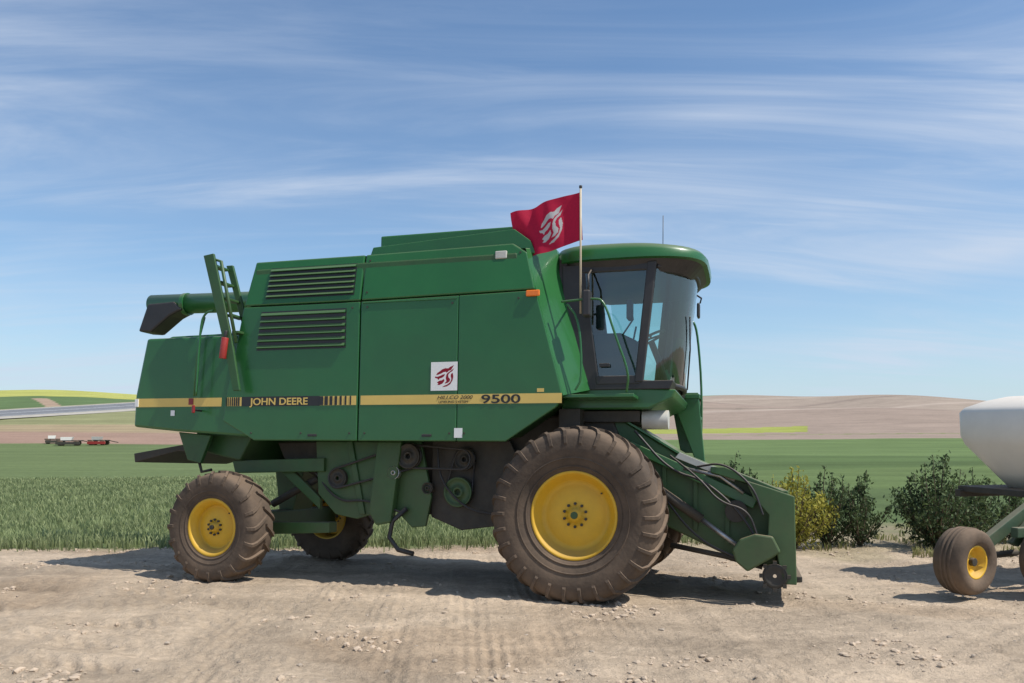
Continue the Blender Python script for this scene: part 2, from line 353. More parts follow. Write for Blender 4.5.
mesh('top_deck',[(-4.25,.46,3.985),(-.84,.46,3.99),(-.84,3.1,3.99),(-4.25,3.1,3.985)],[[0,1,2,3]],GREEN,K)
mesh('grain_tank_front_wedge',[(-.70,.44,3.95),(-.225,.36,2.26),(.03,.9,2.38),(-.45,.9,4.05),(-.45,2.6,4.05),(.03,2.6,2.38),(-.70,3.1,3.95),(-.225,3.14,2.26),(-1.0,.47,3.95),(-1.0,3.08,3.95)],[[0,1,2,3],[3,2,5,4],[4,5,7,6],[8,0,3,4,6,9]],GREEN,K,bevel=.01)
box('tank_extension',-2.62,-.75,.62,2.9,3.98,4.27,GREEN,K,.02)
prism('tank_extension_hood',[(-2.7,3.99),(-2.66,4.10),(-.86,4.20),(-.66,4.05),(-.60,3.9)],.50,.62,GREEN,K,.01)
prism('rear_hood',[(-5.84,3.07),(-5.99,2.32),(-6.0,1.92),(-5.3,1.86),(-4.15,1.79),(-4.3,3.07)],.37,3.1,GREEN,K,.03)
prism('rear_hood_cap',[(-5.80,3.055),(-4.2,3.055),(-4.2,3.14),(-5.6,3.12)],.55,2.9,GREEN,K,.02)
box('engine_deck_rear',-4.45,-4.0,.9,2.8,3.0,3.85,DARK,K)
for k,(s,z) in enumerate([(-4.2,1.84),(-3.5,1.84),(-2.84,1.84),(-2.64,1.84),(-1.56,1.84),(-1.38,1.84),(-2.84,3.34),(-2.64,3.34),(-1.55,3.34),(-.75,3.36),(-2.66,3.52),(-2.66,3.92),(-.76,3.9)]):
    cyl('panel_bolt_%d'%k,(s,P0-.002+wf(s,z),z),(0,1,0),.012,.012,DARK,K,10,0)
for k,s in enumerate((-3.4,-1.9)): box('panel_latch_%d'%k,s,s+.12,P0-.012,P0+.002,1.80,1.83,BLACK,K,.004)
box('panel_rib',-2.70,-1.5,P0-.012,P0+.002,3.385,3.40,GREEN,K,.004)
def louvre(name,s0,s1,z0,z1,n,sl):
    wb=lambda z: P0+wf(0,z)
    prism(name+'_shade_plate',[(s0,z1),(s1,z1),(s1,z0),(s0-sl,z0)],-.004,.004,BLACKD,K,0,lambda s,z:P0+wf(0,z))  # flat black plate on the panel; its colour paints the shade between slats
    dz=(z1-z0)/n
    for i in range(n):
        zc=z1-(i+.5)*dz; off=-sl*(z1-zc)/(z1-z0)
        a=wb(zc)
        vs=[(s0+off+.01,a-.008,zc+dz*.27),(s1-.01,a-.008,zc+dz*.27),(s1-.01,a-.032,zc-dz*.14),(s0+off+.01,a-.032,zc-dz*.14),
            (s0+off+.01,a+.01,zc+dz*.23),(s1-.01,a+.01,zc+dz*.23),(s1-.01,a-.020,zc-dz*.22),(s0+off+.01,a-.020,zc-dz*.22)]
        mesh(name+'_slat_%d'%i,vs,[[0,1,2,3],[7,6,5,4],[0,4,5,1],[2,6,7,3],[0,3,7,4],[1,5,6,2]],GREEN,K)
louvre('louvre_upper',-4.03,-2.83,3.50,3.90,6,.03)
louvre('louvre_lower',-4.10,-2.92,2.86,3.34,6,.06)
zs0,zs1=2.175,2.285
def decal(name,s0,s1,z0,z1,mat,w=P0-.004): return box(name,s0,s1,w,w+.003,z0,z1,mat,K,0)
decal('stripe_front',-2.70,-.235,zs0,zs1,STRIPE)
decal('stripe_rear',-5.975,-4.66,zs0,zs1,STRIPE,.366)
box('stripe_mid_a',-4.56,-4.35,P0-.004,P0-.001,zs0,zs1,STRIPE,K,0)
decal('stripe_mid_b',-3.25,-2.76,zs0,zs1,STRIPE)
for i in range(7):
    decal('hatch_r%d'%i,-3.25+i*.068,-3.25+i*.068+.05*(1-i*.11),zs0+.002,zs1-.002,BLACKD,P0-.008)
    decal('hatch_l%d'%i,-4.40-i*.03,-4.40-i*.03+.022*(1-i*.09),zs0+.002,zs1-.002,BLACKD,P0-.008)
decal('lettering_band',-4.35,-3.25,zs0-.004,zs1+.004,BLACKD)
def text(name,body,s,z,size,mat,w,sx=1.0,bold=.0,shear=0):
    c=bpy.data.curves.new(name,'FONT'); c.body=body; c.size=size; c.extrude=.001; c.offset=bold; c.shear=shear; c.materials.append(mat)
    o=link(bpy.data.objects.new(name,c),K); o.location=(s,w,z); o.rotation_euler=(R(90),0,0); o.scale=(sx,1,1)
text('maker_lettering','JOHN DEERE',-4.22,zs0+.012,.12,STRIPE,P0-.007,1.18,.002)
text('model_number','9500',-1.18,zs0+.007,.135,BLACKD,P0-.007,1.75,.0022)
text('series_lettering','HILLCO 2000',-1.72,zs0+.055,.06,BLACKD,P0-.007,1.25,.0,.3)
text('series_lettering_small','LEVELING SYSTEM',-1.70,zs0+.012,.035,BLACKD,P0-.007,1.3,.0)
box('tail_reflector',-5.15,-5.08,.36,.37,2.2,2.28,REDL,K,0)
box('tail_reflector_white',-5.98,-5.93,.355,.366,2.18,2.28,WHITE,K,0)
tube('tail_light_arm',[(-4.95,.36,2.12),(-4.95,.22,2.12)],.012,BLACK,K)
box('tail_light',-4.97,-4.93,.19,.22,2.08,2.18,REDL,K,.012)
box('hood_sticker',-5.42,-5.36,.362,.367,2.06,2.13,WHITE,K,0)
box('info_sticker',-1.50,-1.40,P0-.004,P0-.001,1.79,1.90,WHITE,K,0)
box('warning_sticker',-.52,-.44,P0-.004,P0-.001,2.30,2.34,STRIPE,K,0)
box('body_marker_light',-1.06,-.92,P0+.06,P0+.1,3.84,3.93,GREYP,K,.01)
box('amber_marker',-.66,-.50,P0-.03,P0,3.37,3.44,ORANGE,K,.012)
# cougar emblem drawn as sweeping strokes: profile facing left, ears top right, open jaw
EMB=[[(.98,1.0),(.80,.93),(.70,.86),(.55,.87),(.40,.82),(.28,.73),(.16,.66),(.10,.56),(.20,.57),(.34,.62),(.47,.69),(.57,.70),(.63,.66),(.72,.74),(.84,.78)],
[(.04,.50),(.16,.48),(.30,.52),(.44,.58),(.55,.60),(.50,.50),(.40,.43),(.28,.40),(.22,.33),(.16,.40),(.05,.43)],
[(.99,.86),(.90,.72),(.78,.66),(.70,.56),(.72,.44),(.80,.36),(.78,.26),(.66,.18),(.52,.16),(.62,.28),(.58,.40),(.60,.54),(.66,.64),(.80,.74)],
[(.92,.66),(.96,.48),(.92,.30),(.80,.12),(.62,.02),(.40,.0),(.52,.07),(.66,.12),(.80,.22),(.86,.36),(.82,.50),(.84,.60)],
[(.14,.22),(.26,.30),(.38,.31),(.50,.38),(.52,.28),(.42,.16),(.28,.10),(.16,.10),(.22,.17)]]
def pin(poly,u,v):
    c=False;n=len(poly);j=n-1
    for i in range(n):
        xi,yi=poly[i];xj,yj=poly[j]
        if (yi>v)!=(yj>v) and u<(xj-xi)*(v-yi)/(yj-yi)+xi: c=not c
        j=i
    return c
def inside(u,v): return any(pin(c,u,v) for c in EMB)
def gridmesh(name,nu,nv,fn,cf,mat,parent):
    vs=[];cs=[]
    for a in range(nv+1):
        for b in range(nu+1):
            u,v=b/nu,a/nv; vs.append(fn(u,v)); cs.append((*cf(u,v),1))
    fs=[[a*(nu+1)+b,a*(nu+1)+b+1,(a+1)*(nu+1)+b+1,(a+1)*(nu+1)+b] for a in range(nv) for b in range(nu)]
    o=mesh(name,vs,fs,mat,parent,smooth=True); setcol(o,cs); return o
gridmesh('cougar_sticker',100,100,lambda u,v:(-1.80+.33*u,P0-.006,2.33+.33*v),
  lambda u,v:(.25,.01,.025) if inside((u-.12)/.76,(v-.12)/.76) else (.78,.78,.76),STICK,K)
# ---- unloading auger (far side)
tube('unloading_auger',[(-1.6,2.95,3.75),(-4.6,3.0,4.08),(-8.05,3.0,4.14)],.165,GREEN,K,28)
cyl('auger_collar',(-7.35,3.0,4.12),(1,0,.01),.185,.08,GREEN,K)
a_=.12
prism('auger_spout',[(-7.44+a_,4.00),(-7.6+a_,4.14),(-8.13+a_,4.12),(-8.30+a_,3.66),(-8.05+a_,3.64),(-7.68+a_,3.90)],2.82,3.18,BLACK,K,.03)
prism('auger_saddle',[(-5.3,3.05),(-5.1,3.05),(-4.9,3.95),(-5.0,3.95)],2.9,3.1,GREEN,K)
# ---- folded ladder, rails at rear
o8=.12
tube('ladder_rail_a',[(-4.98+o8,.24,4.05),(-4.76+o8,.24,3.98),(-4.50+o8,.24,2.95)],.022,GREEND,K)
prism('ladder_stringer',[(-5.0+o8,4.06),(-4.85+o8,4.08),(-4.54+o8,2.98),(-4.40+o8,2.35),(-4.5+o8,2.35),(-4.66+o8,2.95)],.20,.24,GREEND,K,.01)
prism('ladder_stringer_b',[(-4.88+o8,4.0),(-4.78+o8,4.0),(-4.45+o8,2.98),(-4.52+o8,2.95)],.50,.54,GREEND,K,.01)
for i in range(5):
    t=i/4; box('ladder_rung_%d'%i,-4.93+o8+.36*t,-4.83+o8+.36*t,.24,.50,3.92-.85*t,3.95-.85*t,GREEND,K,.005)
tube('rear_handrail',[(-4.93,.22,2.3),(-4.90,.22,3.2),(-4.83,.22,3.34),(-4.72,.22,3.36)],.014,GREEN,K,8,smoothpath=2)
tube('rear_handrail_b',[(-5.02,.3,2.3),(-4.98,.3,3.0),(-4.9,.3,3.3)],.012,GREEN,K,8)
cyl('fire_extinguisher_body',(-4.52,.19,2.88),(.12,0,1),.045,.26,REDX,K)
cyl('fire_extinguisher_neck',(-4.50,.19,3.05),(.12,0,1),.02,.09,BLACK,K)
# ---- cab
prism('cab_base',[(-.35,2.14),(.66,2.14),(.93,2.26),(.97,2.36),(-.35,2.42)],.84,2.66,GREEN,K,.02)
prism('cab_floor',[(-.3,2.36),(.90,2.36),(.94,2.46),(-.3,2.46)],.82,2.68,BLACK,K,.01)
box('cab_rear_wall',-.40,-.30,.84,2.66,2.4,3.9,BLACK,K)
def roofring(s0,s1,w0,w1,z,zf):
    pts=[]
    for k in range(48):
        a=2*math.pi*k/48; c,s=math.cos(a),math.sin(a)
        ex=.38 if c<0 else .86
        x=(s0+s1)/2+(s1-s0)/2*math.copysign(abs(c)**ex,c); y=(w0+w1)/2+(w1-w0)/2*math.copysign(abs(s)**.42,s)
        f=(x-s0)/(s1-s0); pts.append((x,y,z+(zf-z)*f**3))
    return pts
rings=[roofring(-.46,1.22,.80,2.70,3.84,3.84),roofring(-.50,1.29,.72,2.76,3.85,3.85),roofring(-.50,1.30,.72,2.76,3.95,3.91),roofring(-.48,1.26,.76,2.72,4.02,3.96),roofring(-.42,1.12,.86,2.62,4.06,4.0),roofring(-.2,.8,1.2,2.3,4.08,4.04)]
vs=[p for r in rings for p in r]; fs=[[i*48+k,i*48+(k+1)%48,(i+1)*48+(k+1)%48,(i+1)*48+k] for i in range(5) for k in range(48)]+[list(range(48)),[240+k for k in range(48)]]
o=mesh('cab_roof',vs,fs,GREEN,K,smooth=True)
m_=o.modifiers.new('es','EDGE_SPLIT'); m_.split_angle=R(50)
vs=[(x,y,z-.001) for x,y,z in roofring(-.47,1.24,.78,2.71,3.845,3.845)]; vs2=[(x,y,z-.10) for x,y,z in roofring(-.44,1.10,.84,2.66,3.82,3.80)]
mesh('roof_headliner',vs+vs2,[[k,(k+1)%48,48+(k+1)%48,48+k] for k in range(48)]+[[48+k for k in range(48)]],BLACK,K)
for k,w in enumerate((1.3,1.6,1.9,2.2)): cyl('work_light_%d'%k,(1.10-(.05 if k in(0,3) else 0),w,3.76),(1,0,-.2),.05,.06,GREYP,K,16)
for w,t in ((.84,'near'),(2.66,'far')):
    prism('rear_post_'+t,[(-.36,3.82),(-.10,3.82),(.09,2.44),(-.3,2.44)] if w<1 else [(-.36,3.82),(-.2,3.82),(-.15,2.44),(-.3,2.44)],w-.02,w+.03,BLACK,K,.01)
    prism('front_post_'+t,[(.64,3.82),(.75,3.82),(.60,2.44),(.50,2.44)],w-.03,w+.04,BLACK,K,.015)
    mesh('door_glass_'+t,[(-.09,w,3.74),(.645,w,3.74),(.51,w,2.5),(.09,w,2.5)],[[0,1,2,3]],GLASS,K)
    prism('door_sill_'+t,[(.06,2.42),(.56,2.42),(.57,2.52),(.05,2.52)],w-.025,w+.03,BLACK,K,.01)
    prism('door_header_'+t,[(-.12,3.72),(.68,3.72),(.68,3.80),(-.14,3.80)],w-.025,w+.03,BLACK,K,.01)
box('door_handle',.10,.22,.78,.81,2.62,2.66,BLACK,K,.005)
def ws(u,v):
    e=.58+(.74-.58)*v; m=.985+(1.15-.985)*v
    a=(2*u-1); return (e+(m-e)*(1-abs(a)**2.6)-.0, .86+1.78*u, 2.44+1.34*v)
nu,nv=24,6
vs=[ws(b/nu,a/nv) for a in range(nv+1) for b in range(nu+1)]
mesh('windshield',vs,[[a*(nu+1)+b,a*(nu+1)+b+1,(a+1)*(nu+1)+b+1,(a+1)*(nu+1)+b] for a in range(nv) for b in range(nu)],GLASS,K,smooth=True)
tube('windshield_lower_frame',[ws(b/nu,0) for b in range(nu+1)],.035,BLACK,K,8)
tube('windshield_upper_frame',[ws(b/nu,.99) for b in range(nu+1)],.03,BLACK,K,8)
tube('wiper',[tuple(Vector(ws(.5,0))+Vector((.04,0,0))),tuple(Vector(ws(.42,.35))+Vector((.03,0,0))),tuple(Vector(ws(.3,.62))+Vector((.03,0,0)))],.01,BLACK,K,6)
prism('seat_base',[(-.05,2.46),(.35,2.46),(.38,2.85),(-.05,2.85)],1.45,2.0,SEAT,K,.05)
prism('seat_cushion',[(-.08,2.85),(.42,2.88),(.43,2.98),(-.08,2.96)],1.42,2.03,SEAT,K,.05)
prism('seat_back',[(-.12,2.95),(.02,2.95),(-.06,3.62),(-.18,3.62)],1.45,2.0,SEAT,K,.05)
tube('steering_column',[(.78,1.73,2.46),(.68,1.73,2.8),(.58,1.73,3.05)],.04,BLACK,K)
c=Vector((.57,1.73,3.08)); ax=Vector((-.45,0,.9)).normalized(); e1=ax.orthogonal().normalized(); e2=ax.cross(e1)
tube('steering_wheel',[c+(e1*math.cos(a)+e2*math.sin(a))*.2 for a in [2*math.pi*k/24 for k in range(25)]],.016,BLACK,K,8)
for k in range(3):
    a=k*2.094; tube('steering_spoke_%d'%k,[c,c+(e1*math.cos(a)+e2*math.sin(a))*.2],.012,BLACK,K,6)
prism('side_console',[(-.1,2.46),(.5,2.46),(.5,2.95),(.3,3.05),(-.1,3.05)],1.05,1.3,BLACK,K,.02)
tube('monitor_arm',[(.3,1.1,3.0),(.45,1.05,3.2),(.42,1.05,3.4)],.012,BLACK,K,6)
box('monitor',.38,.44,.98,1.16,3.2,3.42,BLACK,K,.01)
tube('control_lever',[(.42,1.25,2.95),(.46,1.25,3.15)],.012,BLACK,K,6)
cyl('fluid_reservoir',(.72,1.05,2.03),(1,0,0),.11,.30,GREYP,K)
box('cab_support_beam',-.3,.55,.95,2.5,2.0,2.13,DARK,K)
box('cab_mount',-.35,-.1,.7,.95,1.7,2.14,DARK,K)
tube('cab_side_handrail',[(-.27,.42,3.31),(.10,.40,3.33),(.22,.40,3.30),(.35,.40,2.9),(.50,.42,2.5),(.46,.5,2.3)],.013,GREEN,K,8,smoothpath=2)
tube('cab_side_handrail_b',[(-.10,.42,2.32),(-.02,.42,2.45),(-.06,.42,3.1),(-.2,.42,3.28)],.013,GREEN,K,8,smoothpath=2)
box('side_platform',-.25,.55,.45,.83,2.24,2.28,GREEN,K)
tube('mirror_arm',[(.0,.8,3.75),(.03,.45,3.6),(.04,.42,3.42)],.012,BLACK,K,6)
box('mirror',-.02,.07,.36,.50,3.13,3.42,BLACK,K,.02)
tube('mirror_arm_front',[(1.05,2.55,3.8),(1.14,2.70,3.76),(1.12,2.73,3.7)],.012,BLACK,K,6)
box('mirror_front',1.08,1.12,2.66,2.80,3.50,3.70,BLACK,K,.02)
tube('antenna',[(.72,1.75,4.02),(.72,1.75,4.62)],.005,BLACK,K,6)
box('cab_steps_platform',.66,1.12,2.7,3.3,2.42,2.48,GREEN,K)
prism('cab_steps_side',[(.70,2.5),(1.10,2.5),(1.16,1.7),(.85,1.7)],3.0,3.05,GREEN,K)
prism('cab_steps_side_b',[(.72,2.5),(1.10,2.5),(1.20,1.5),(1.10,1.5)],2.72,2.76,GREEN,K)
for i in range(3): box('cab_step_%d'%i,.95,1.14,2.76,3.0,1.6+.27*i,1.64+.27*i,GREEN,K)
tube('cab_front_handrail',[(1.12,2.95,1.55),(1.14,2.95,2.5),(1.08,2.95,3.3),(1.02,2.95,3.52),(.92,2.95,3.5),(.90,2.95,2.5)],.016,GREEN,K,8,smoothpath=2)
# ---- wheels
def wheel(name,c,Rt,Wt,Rr_,nl,lh,hub,steer=0,flip=1,parent=K):
    e=bpy.data.objects.new(name,None); scn.collection.objects.link(e); e.parent=parent; e.location=c; e.rotation_euler=(0,0,steer if flip==1 else math.pi+steer)
    d=Rt-Rr_
    half=[(.13*Wt,Rr_-.01),(.09*Wt,Rr_+.02),(.035*Wt,Rr_+.25*d),(.0,Rr_+.5*d),(.012*Wt,Rr_+.68*d),(.05*Wt,Rr_+.82*d),(.13*Wt,Rr_+.90*d),(.28*Wt,Rr_+.935*d),(.5*Wt,Rr_+.95*d)]
    prof=half+[(Wt-w,r) for w,r in half[-2::-1]]
    pr=[]
    for a in range(len(prof)-1):
        pr+= [prof[a],((prof[a][0]+prof[a+1][0])/2,(prof[a][1]+prof[a+1][1])/2)]
    pr.append(prof[-1])
    revolve('tyre',pr,(0,0,0),RUB,e,96)
    for k,rr in ((0,Rr_+.30*d),(1,Rr_+.12*d)):
        revolve('sidewall_bead_%d'%k,[(.025*Wt+.04*k*Wt,rr-.008),(.012*Wt+.035*k*Wt,rr),(.025*Wt+.03*k*Wt,rr+.01)],(0,0,0),RUB,e,96)
    vs=[];fs=[]
    path=[(.004,.60),(.02,.72),(.06,.83),(.15,.905),(.28,.935),(.42,.95),(.53,.95)]
    for side in (0,1):
        for k in range(nl):
            a0=2*math.pi*(k+.5*side)/nl; b=len(vs)
            for i,(wn,rn) in enumerate(path):
                t=max(0,(wn-.05))/.48; a=a0+t*.62*2*math.pi/24*1.35
                hw=(.20-.04*t)*2*math.pi/nl*.95*Rt
                r0=Rr_+rn*d-.012; r1=r0+.012+lh*(1 if i>1 else .35+.3*i)
                w=wn*Wt; wo=w-(.012*Wt if i<3 else 0)
                if side: w=Wt-w; wo=Wt-wo
                for rr,ww,hh in ((r0,w,1.15),(r1,wo,.85)):
                    for sg in (-1,1):
                        aa=a+sg*hw*hh/Rt*.55; vs.append((rr*math.cos(aa),ww,rr*math.sin(aa)))
            n=len(path)
            for i in range(n-1):
                p=b+4*i;q=p+4
                fs+=[[p+2,p+3,q+3,q+2],[p,p+2,q+2,q],[p+3,p+1,q+1,q+3]]
            fs+=[[b,b+1,b+3,b+2],[b+4*n-4,b+4*n-2,b+4*n-1,b+4*n-3]]
    mesh('tyre_lugs',vs,fs,RUB,e)
    rp=[(.16*Wt,Rr_-.03),(.115*Wt,Rr_+.012),(.10*Wt,Rr_+.02),(.085*Wt,Rr_+.01),(.09*Wt,Rr_-.01),(.13*Wt,Rr_-.025),(.135*Wt+.03,Rr_-.045),(.15*Wt+.05,Rr_-.07),(.15*Wt+hub,Rr_*.80),(.15*Wt+hub-.01,Rr_*.70),(.15*Wt+hub*.55,Rr_*.50),(.15*Wt+hub*.5,Rr_*.34),(.15*Wt+hub*.5,Rr_*.16),(.15*Wt+hub*.5-.05,Rr_*.15),(.15*Wt+hub*.5-.055,.0)]
    revolve('rim',rp,(0,0,0),YEL,e,72)
    revolve('rim_inner',[(.3*Wt,Rr_*.9),(.9*Wt,Rr_*.93),(.86*Wt,Rr_+.01)],(0,0,0),YEL,e,48)
    for k in range(10):
        a=2*math.pi*(k+.5)/10; rr=Rr_*.27
        cyl('bolt_%d'%k,(rr*math.cos(a),.15*Wt+hub*.5-.008,rr*math.sin(a)),(0,1,0),.014 if Rt<.8 else .016,.03,DARK,e,6,0)
    cyl('valve_stem',(Rr_*.8*math.cos(.7),.15*Wt+hub-.03,Rr_*.8*math.sin(.7)),(0,1,0),.008,.06,DARK,e,8,0)
    cyl('hub_cap',(0,.15*Wt+hub*.5-.06,0),(0,1,0),Rr_*.085,.03,DARK if Rt<.8 else GREEND,e,20)
    return e
wheel('front_wheel_near',(-.03,0,.965),.955,.80,.455,30,.030,.10)
wheel('front_wheel_far',(0,3.5,.965),.955,.80,.455,30,.030,.10,0,-1)
wheel('rear_wheel_near',(-4.52,.02,.69),.672,.44,.335,20,.030,.09,R(-2))
wheel('rear_wheel_far',(-4.45,3.1,.68),.672,.44,.335,20,.030,.09,0,-1)
# ---- axles & chassis
cyl('front_axle',(0,1.75,.965),(0,1,0),.14,2.1,DARK,K)
prism('final_drive_near',[(-.3,.75),(.3,.75),(.35,1.2),(.2,1.7),(-.25,1.7),(-.35,1.2)],.82,1.0,GREEND,K)
prism('final_drive_far',[(-.3,.75),(.3,.75),(.35,1.2),(.2,1.7),(-.25,1.7),(-.35,1.2)],2.5,2.68,GREEND,K)
prism('thresher_housing',[(-3.4,1.84),(-3.4,1.15),(-2.9,.98),(-1.4,.78),(-.6,.72),(.35,.95),(.45,1.5),(.2,2.1),(-.3,2.1)],1.02,2.5,DARK,K,.03)
prism('side_frame_sheet',[(-3.55,1.76),(-3.5,1.10),(-3.25,.85),(-2.95,.80),(-2.45,.95),(-2.2,.72),(-2.02,.74),(-1.95,1.1),(-2.1,1.76)],.80,.86,GREEND,K,.012)
prism('side_frame_rib_a',[(-3.10,1.76),(-3.02,1.76),(-2.82,.86),(-2.90,.86)],.77,.80,GREEND,K)
prism('elevator_leg',[(-2.62,1.76),(-2.30,1.76),(-2.42,.78),(-2.62,.74),(-2.72,.9)],.66,.79,GREEND,K,.02)
prism('front_frame_sheet',[(-2.0,1.78),(-1.0,1.78),(-.7,1.2),(-.9,.8),(-1.6,.70),(-2.0,.85)],.92,.97,DARK,K,.012)
for nm,s,z,r,w,m in (('pulley_a',-2.22,1.58,.15,.70,DARK),('pulley_b',-2.40,1.38,.08,.68,STEEL),('pulley_c',-1.62,1.16,.18,.84,GREEND),('pulley_d',-1.55,1.55,.13,.86,DARK),('pulley_e',-3.2,1.3,.12,.76,DARK),('pulley_f',-2.0,1.2,.07,.80,DARK)):
    revolve(nm,[(0,r*.2),(-.03,r*.22),(-.03,r*.35),(.0,r*.4),(0,r*.85),(-.02,r*.9),(-.02,r),(.0,r*.96),(.03,r),(.05,r),(.05,0)],(s,w,z),m,K,32)
def belt(name,c0,r0,c1,r1,w):
    pts=[]
    d=Vector((c1[0]-c0[0],c1[1]-c0[1])); a=math.atan2(d.y,d.x)
    for k in range(13):
        t=a+math.pi/2+math.pi*k/12; pts.append((c0[0]+r0*math.cos(t),w,c0[1]+r0*math.sin(t)))
    for k in range(13):
        t=a-math.pi/2+math.pi*k/12; pts.append((c1[0]+r1*math.cos(t),w,c1[1]+r1*math.sin(t)))
    pts.append(pts[0]); tube(name,pts,.014,BLACK,K,6)
belt('belt_a',(-2.22,1.58),.15,(-3.2,1.3),.12,.74); belt('belt_b',(-2.22,1.58),.14,(-1.55,1.55),.12,.72); belt('belt_c',(-1.55,1.55),.13,(-1.62,1.16),.17,.86)
tube('hook_hose',[(-2.25,.75,.95),(-2.42,.72,.80),(-2.45,.7,.6),(-2.32,.68,.46),(-2.12,.68,.42)],[.03]*5,BLACK,K,8)
tube('hydraulic_hose_a',[(-3.6,.85,1.4),(-3.2,.75,1.0),(-2.8,.75,1.05),(-2.3,.72,.9)],.014,BLACK,K,8,smoothpath=3)
tube('hydraulic_hose_b',[(-1.9,.85,1.7),(-1.85,.8,1.3),(-1.5,.8,.95),(-1.1,.85,.9)],.014,BLACK,K,8,smoothpath=3)
prism('cleaning_shoe',[(-4.3,1.75),(-4.2,1.55),(-3.5,1.2),(-3.4,1.76)],1.1,2.4,DARK,K)
prism('rear_axle_beam',[(-4.52,.55),(-4.28,.55),(-4.28,.85),(-4.52,.85)],.5,2.7,GREEND,K,.02)
prism('rear_frame_rail',[(-4.75,1.50),(-3.4,1.55),(-3.4,1.38),(-4.7,1.34)],.75,.83,GREEND,K)
prism('rear_frame_rail_far',[(-4.75,1.50),(-3.4,1.55),(-3.4,1.38),(-4.7,1.34)],2.6,2.68,GREEND,K)
prism('rear_axle_brace',[(-4.15,1.42),(-3.95,1.42),(-3.5,1.05),(-3.5,.9)],.85,.93,GREEND,K)
prism('rear_axle_link',[(-4.4,.72),(-3.3,.75),(-3.3,.62),(-4.4,.56)],.75,.95,GREEND,K)
prism('axle_pivot_post',[(-4.5,.8),(-4.3,.8),(-4.1,1.5),(-4.6,1.5)],1.5,2.0,GREEND,K)
cyl('leveling_cylinder',(-3.95,1.0,1.12),(.85,0,.45),.05,.75,DARK,K,16)
prism('straw_chute',[(-5.3,1.9),(-4.4,1.85),(-4.6,1.5),(-5.2,1.62)],.7,2.8,GREEND,K,.02)
prism('spreader_bar',[(-6.32,1.58),(-5.55,1.70),(-5.3,1.66),(-5.3,1.60),(-5.6,1.62),(-6.3,1.46)],.75,2.75,DARK,K,.01)
prism('tail_board',[(-5.4,1.86),(-4.9,1.82),(-5.05,1.46),(-5.25,1.50)],.5,.56,GREEND,K,.01)
tube('tail_hook',[(-5.15,.6,1.5),(-5.1,.6,1.35),(-4.95,.6,1.38)],.02,DARK,K,8)
# ---- feeder house and header
prism('feeder_house',[(.15,2.05),(.30,2.05),(1.0,1.62),(2.02,1.22),(2.05,.42),(1.75,.42),(.9,.80),(.1,1.2)],1.05,2.45,GREEND,K,.02)
prism('feeder_top_plate',[(.28,2.09),(1.0,1.66),(1.98,1.26),(1.98,1.235),(1.0,1.63),(.28,2.06)],1.0,2.5,GREEN,K,.004)
prism('feeder_side_rail',[(.35,1.72),(.45,1.78),(1.85,1.16),(1.80,1.05)],.94,1.03,GREEN,K,.01)
prism('feeder_side_light_strip',[(.95,1.60),(1.0,1.66),(1.62,1.40),(1.60,1.34)],.985,1.0,GREYP,K,.003)
cyl('feeder_drive_pulley',(.55,.93,1.42),(0,1,0),.17,.08,DARK,K)
cyl('feeder_pulley_front',(1.62,.93,1.02),(0,1,0),.12,.08,DARK,K)
for k,s in enumerate((.8,1.15,1.5)): prism('feeder_rib_%d'%k,[(s,1.72-.42*(s-.8)-.15),(s+.05,1.70-.42*(s-.8)-.17),(s+.05,.92-.4*(s-.8)),(s,.94-.4*(s-.8))],1.01,1.05,GREEND,K,.004)
prism('adapter_frame_post',[(2.05,1.26),(2.16,1.26),(2.22,.30),(2.05,.30)],.80,2.75,GREEND,K,.015)
prism('adapter_end_plate',[(1.72,1.36),(1.98,1.28),(2.22,1.20),(2.24,.28),(2.10,.28),(2.04,.60),(1.86,.66),(1.95,.80),(1.96,1.0),(1.80,1.18)],.72,.77,GREEND,K,.01)
prism('adapter_curved_shield',[(1.58,.62),(1.62,.50),(1.74,.40),(2.0,.56),(2.08,.62),(2.0,.78),(1.82,.80),(1.66,.74)],.64,.70,GREEND,K,.02)
prism('adapter_deck',[(1.35,1.50),(1.5,1.50),(2.1,1.26),(2.1,1.22),(1.35,1.44)],.80,2.7,GREEND,K,.01)
tube('lift_cylinder_barrel',[(.62,.90,1.34),(1.25,.90,.92)],.055,DARK,K,16)
tube('lift_cylinder_rod',[(1.25,.90,.92),(1.78,.90,.55)],.028,STEEL,K,12)
tube('lift_cylinder_barrel_far',[(.72,2.6,1.30),(1.25,2.6,.92)],.055,DARK,K,16)
tube('header_hose_a',[(.5,.9,1.9),(.9,.85,1.45),(1.3,.82,1.35),(1.7,.78,.98),(1.9,.76,.6)],.014,BLACK,K,8,smoothpath=3)
tube('header_hose_b',[(.4,.95,1.8),(.8,.88,1.2),(1.2,.86,.7),(1.7,.8,.5)],.013,BLACK,K,8,smoothpath=3)
tube('header_hose_c',[(1.2,.9,1.5),(1.5,.75,1.55),(1.8,.72,1.3),(1.9,.7,1.0)],.012,BLACK,K,8,smoothpath=3)
tube('header_hose_d',[(.9,.9,1.62),(1.25,.70,1.36),(1.45,.66,1.12),(1.75,.68,1.05),(1.85,.7,.75)],.012,BLACK,K,8,smoothpath=3)
tube('header_linkage',[(1.05,.92,1.48),(1.45,.88,1.40),(1.70,.86,1.22)],.02,STEEL,K,8)
tube('skid_bar',[(.9,1.0,.62),(1.5,1.0,.52),(1.9,1.0,.42)],.03,DARK,K,8)
revolve('drive_sprocket',[(0,.02),(0,.09),(-.02,.13),(.03,.13),(.03,.02)],(2.02,.72,.36),DARK,K,24)
for k in range(8):
    a=k*.785; box('sprocket_tooth_%d'%k,2.0+.14*math.cos(a),2.04+.14*math.cos(a),.70,.75,.34+.14*math.sin(a),.38+.14*math.sin(a),DARK,K,0)
